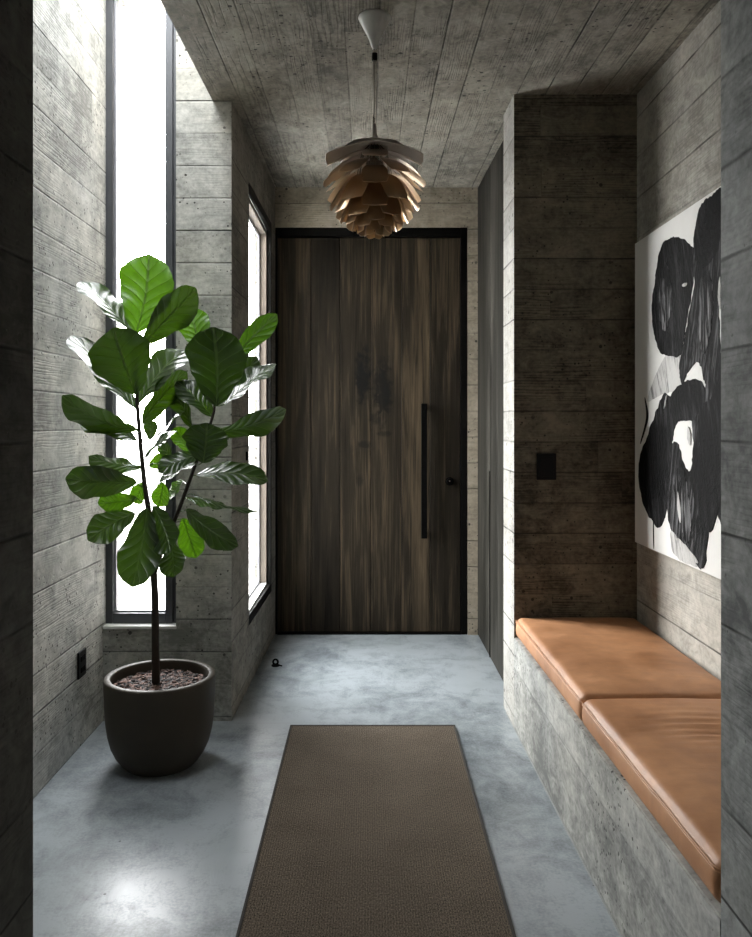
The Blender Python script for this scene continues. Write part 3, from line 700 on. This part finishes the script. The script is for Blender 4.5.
def leaf_obj(bx, by, tx, ty, wpx, roll, d0, d1, kind, sag=0.0, fold=.12, seed=0):
    B = P(bx, by, 3.07+d0); T = P(tx, ty, 3.07+d1)
    a = T-B; L = a.length; a.normalize(); dep = Vector((0, 1, 0)); dep = (dep-a*dep.dot(a)).normalized(); p = dep.cross(a).normalized()
    w = (p*math.cos(math.radians(roll))+dep*math.sin(math.radians(roll))).normalized(); n = a.cross(w).normalized()
    if n.y > 0: n = -n       # n points towards the viewer side
    W = wpx*3.07/F; rr = random.Random(seed*13+5)
    nu, nv = 12, 20; bm = bmesh.new(); uvl = bm.loops.layers.uv.new('leaf'); grid = []
    prof = [(0, .04), (.05, .22), (.13, .42), (.24, .58), (.36, .72), (.48, .87), (.6, .98), (.7, 1.0), (.79, .95), (.87, .82), (.93, .64), (.97, .44), (.99, .26), (1, .08)]
    def wd(t):
        for (t0, w0), (t1, w1) in zip(prof, prof[1:]):
            if t <= t1:
                k = (t-t0)/(t1-t0); k = k*k*(3-2*k) if t < .9 else k; return w0+(w1-w0)*k
        return .05
    ph, fq = rr.uniform(0, 6), rr.uniform(9, 14); ph2 = rr.uniform(0, 6); asym = rr.uniform(-.04, .04); curl = rr.uniform(.0, .05); tw = rr.uniform(-.25, .25)
    for j in range(nv+1):
        t = j/nv; row = []
        cpos = B+a*(L*t)+n*(-sag*L*4*t*(1-t))+w*(math.sin(t*math.pi)*asym*L)-n*(curl*L*max(0, t-.7)**2*6)
        wt = wd(t)*W/2
        for i in range(nu+1):
            s = 2*i/nu-1; e = abs(s)
            edge = 1+.035*math.sin(t*22+ph+(2 if s > 0 else 0))
            off = fold*e*wt+e**2*wt*.13*math.sin(t*fq+ph+(1.7 if s > 0 else 0))+tw*s*wt*t
            vn = n*off
            row.append((bm.verts.new(cpos+w*(s*wt*edge)*(1-.06*e*e)+vn-a*(e*e*wt*.10)), (i/nu, t)))
        grid.append(row)
    for j in range(nv):
        for i in range(nu):
            q = (grid[j][i], grid[j][i+1], grid[j+1][i+1], grid[j+1][i])
            f = bm.faces.new([v[0] for v in q])
            for lp, v in zip(f.loops, q): lp[uvl].uv = v[1]
    # raised midrib
    mids = [grid[j][nu//2][0].co.copy() for j in range(nv+1)]
    nf = len(bm.faces)
    tube(bm, [v-n*.0002 for v in mids[:-1]], [.0019*(1-.75*j/nv) for j in range(nv)], 6)
    bm.faces.ensure_lookup_table()
    for f in bm.faces[nf:]:
        for lp in f.loops: lp[uvl].uv = (.5, .5)
    q = near(B)
    if (q-B).length > .004:
        nf = len(bm.faces); tube(bm, [q, q.lerp(B, .5)+Vector((0, 0, -.003)), B+a*.004], [.0026, .0021, .0019], 7)
        bm.faces.ensure_lookup_table()
        for f in bm.faces[nf:]:
            for lp in f.loops: lp[uvl].uv = (.5, .5)
    o = link_mesh('leaf', bm, M['leafbacklit'] if kind == 'y' else M['leaf'], fig, smooth=True)
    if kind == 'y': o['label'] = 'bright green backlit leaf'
    return B

stemA = [(156, 690), (155.5, 640), (155, 600), (153, 560), (150, 520), (144, 480), (140, 440), (137, 400), (136, 365), (136, 332)]
stemB = [(154, 575), (163, 548), (178, 512), (188, 485), (197, 460), (207, 435), (214, 412), (215.5, 396)]
def sd(y): return -.01
ptsA = [P(x, y, PY+.0) for x, y in stemA]; ptsB = [P(x, y, PY-.0-.03*min(1, (575-y)/60)) for x, y in stemB]
bm = bmesh.new(); tube(bm, ptsA, [.0155, .0140, .0135, .0130, .0115, .0095, .0085, .0075, .006, .004], 14)
for v in bm.verts: v.co += Vector((noise.noise(v.co*70), noise.noise(v.co*70+Vector((5, 5, 5))), 0))*.0018
link_mesh('trunk', bm, M['bark'], fig, smooth=True)
bm = bmesh.new(); tube(bm, ptsB, [.0085, .008, .0075, .007, .0065, .006, .005, .004], 12); link_mesh('branch', bm, M['bark'], fig, smooth=True)
def near(B):
    best = None
    for pts in (ptsA, ptsB):
        for u, v in zip(pts, pts[1:]):
            for k in range(5):
                q = u.lerp(v, k/5)
                if q.z > B.z+.005: continue
                d = (q-B).length
                if best is None or d < best[0]: best = (d, q)
    if best is None: best = (0, min(ptsA, key=lambda q: (q-B).length))
    return best[1]
LV = [  # base, tip, width, roll, depth at base / tip, kind, sag
 (136, 333, 149, 254, 60, 4, .00, .02, 'y', .02), (131, 331, 82, 281, 46, 66, .0, .06, 'g', -.03), (144, 343, 196, 288, 46, 42, .0, .03, 'g', .03),
 (136, 394, 113, 328, 62, 8, -.03, -.16, 'g', .04), (135, 408, 73, 334, 56, 66, .0, .05, 'g', .0), (139, 403, 184, 350, 52, -48, .02, .08, 'g', -.04),
 (142, 424, 187, 372, 40, 60, .0, .10, 'g', .05), (137, 430, 62, 397, 40, -35, -.02, -.20, 'g', -.08), (137, 441, 79, 416, 42, 66, .0, -.05, 'g', -.05),
 (141, 468, 89, 457, 38, -48, -.02, -.14, 'g', -.06), (137, 483, 66, 479, 36, -18, -.02, -.20, 'g', -.02), (137, 498, 98, 503, 22, 20, .02, -.08, 'y', .0),
 (135, 513, 88, 540, 33, 10, .0, -.12, 'g', -.05), (147, 508, 132, 587, 44, 0, -.08, -.14, 'g', .05), (153, 506, 170, 553, 36, 20, -.06, -.16, 'g', .08),
 (171, 543, 173, 577, 30, 5, -.04, -.10, 'g', .0), (183, 518, 196, 558, 28, -8, .05, .06, 'y', .0), (186, 509, 238, 546, 30, 15, -.04, -.14, 'g', -.08),
 (190, 493, 258, 511, 26, 68, -.02, .04, 'g', -.05), (196, 475, 268, 480, 36, -55, -.03, -.02, 'g', -.08), (212, 434, 286, 410, 34, 48, -.02, .0, 'g', -.06),
 (203, 463, 207, 423, 46, 5, -.08, -.13, 'g', .03), (216, 406, 213, 327, 62, 3, -.04, -.10, 'g', .05), (201, 350, 190, 309, 36, 12, .08, .12, 'y', .0),
 (226, 366, 277, 314, 24, 20, .06, .10, 'y', -.05), (224, 405, 276, 364, 50, -60, .0, .04, 'g', -.03), (226, 398, 257, 357, 24, 25, .08, .12, 'g', .0),
 (213, 417, 177, 381, 30, 40, -.0, .04, 'g', -.05), (192, 428, 172, 388, 24, -35, .06, .12, 'g', .0), (156, 438, 185, 410, 24, -70, .03, .08, 'g', .0),
 (145, 457, 176, 431, 28, -60, -.03, -.06, 'g', -.04), (149, 466, 168, 459, 18, 5, .05, .06, 'y', .0), (173, 462, 160, 441, 16, -20, .05, .1, 'g', .0),
 (190, 453, 174, 428, 20, 10, .05, .09, 'y', .0), (200, 455, 158, 472, 28, 40, -.05, -.12, 'g', -.08), (197, 463, 158, 484, 26, 62, -.04, -.10, 'g', -.05),
 (163, 482, 158, 507, 22, 5, .05, .07, 'y', .0), (146, 482, 134, 503, 20, 10, .05, .07, 'y', .0), (186, 497, 226, 507, 24, 50, .07, .14, 'g', .0),
 (183, 480, 168, 497, 20, 45, .08, .12, 'y', .0), (150, 440, 150, 420, 16, 20, .06, .10, 'g', .0)]
for i, l in enumerate(LV): leaf_obj(*l, seed=i)

# outside -----------------------------------------------------------
bm = bmesh.new(); box(bm, -30, 30, -20, 60, -.45, -.3); structure(link_mesh('trim_1', bm, M['ground']), 'pale gravel ground outside the windows')

# ------------------------------------------------------------------ light
w = bpy.data.worlds.new('overcast_sky'); bpy.context.scene.world = w; w.use_nodes = True
nt = w.node_tree; bg = nt.nodes['Background']
tc = nt.nodes.new('ShaderNodeTexCoord'); sp = nt.nodes.new('ShaderNodeSeparateXYZ'); nt.links.new(tc.outputs['Generated'], sp.inputs[0])
cr = nt.nodes.new('ShaderNodeValToRGB'); nt.links.new(sp.outputs[2], cr.inputs[0])
cr.color_ramp.elements[0].position = 0; cr.color_ramp.elements[0].color = (.985, .985, .95, 1)
cr.color_ramp.elements[1].position = .8; cr.color_ramp.elements[1].color = (.945, .98, 1.0, 1)
dt = nt.nodes.new('ShaderNodeVectorMath'); dt.operation = 'DOT_PRODUCT'; nt.links.new(tc.outputs['Generated'], dt.inputs[0]); dt.inputs[1].default_value = Vector((-.62, .72, .30)).normalized()
def nm(op, a, b_):
    x = nt.nodes.new('ShaderNodeMath'); x.operation = op
    for i, v in enumerate((a, b_)):
        if isinstance(v, bpy.types.NodeSocket): nt.links.new(v, x.inputs[i])
        else: x.inputs[i].default_value = v
    return x.outputs[0]
glow = nm('ADD', nm('MULTIPLY', nm('POWER', nm('MAXIMUM', dt.outputs['Value'], 0.0), 5.0), 40.0), 24.0)   # hazy sun side of the sky
nt.links.new(cr.outputs[0], bg.inputs[0]); nt.links.new(glow, bg.inputs[1])

def portal(name, loc, rot, sx, sy):
    l = bpy.data.lights.new(name, 'AREA'); l.shape = 'RECTANGLE'; l.size = sx; l.size_y = sy
    l.cycles.is_portal = True
    o = bpy.data.objects.new(name, l); C.objects.link(o); o.location = loc; o.rotation_euler = rot
portal('daylight_portal_tall', (-.995, 3.64, 1.86), (math.radians(-90), 0, 0), .30, 2.8)
portal('daylight_portal_side', (-.69, 4.35, 1.39), (0, math.radians(-90), 0), 2.05, .74)
portal('daylight_portal_skylight', (-.91, 2.55, 3.37), (0, 0, 0), .42, 1.82)

cam = bpy.data.cameras.new('camera'); co = bpy.data.objects.new('camera', cam); C.objects.link(co)
co.location = (0, 0, H); co.rotation_euler = (math.radians(90), 0, 0)
cam.lens = F*36/937; cam.sensor_width = 36; cam.shift_x = 8/937; cam.shift_y = -44.5/937; cam.clip_start = .02
sc = bpy.context.scene; sc.camera = co
sc.view_settings.view_transform = 'Standard'; sc.view_settings.look = 'None'; sc.view_settings.gamma = 1; sc.view_settings.use_curve_mapping = False
sc.view_settings.exposure = -0.4
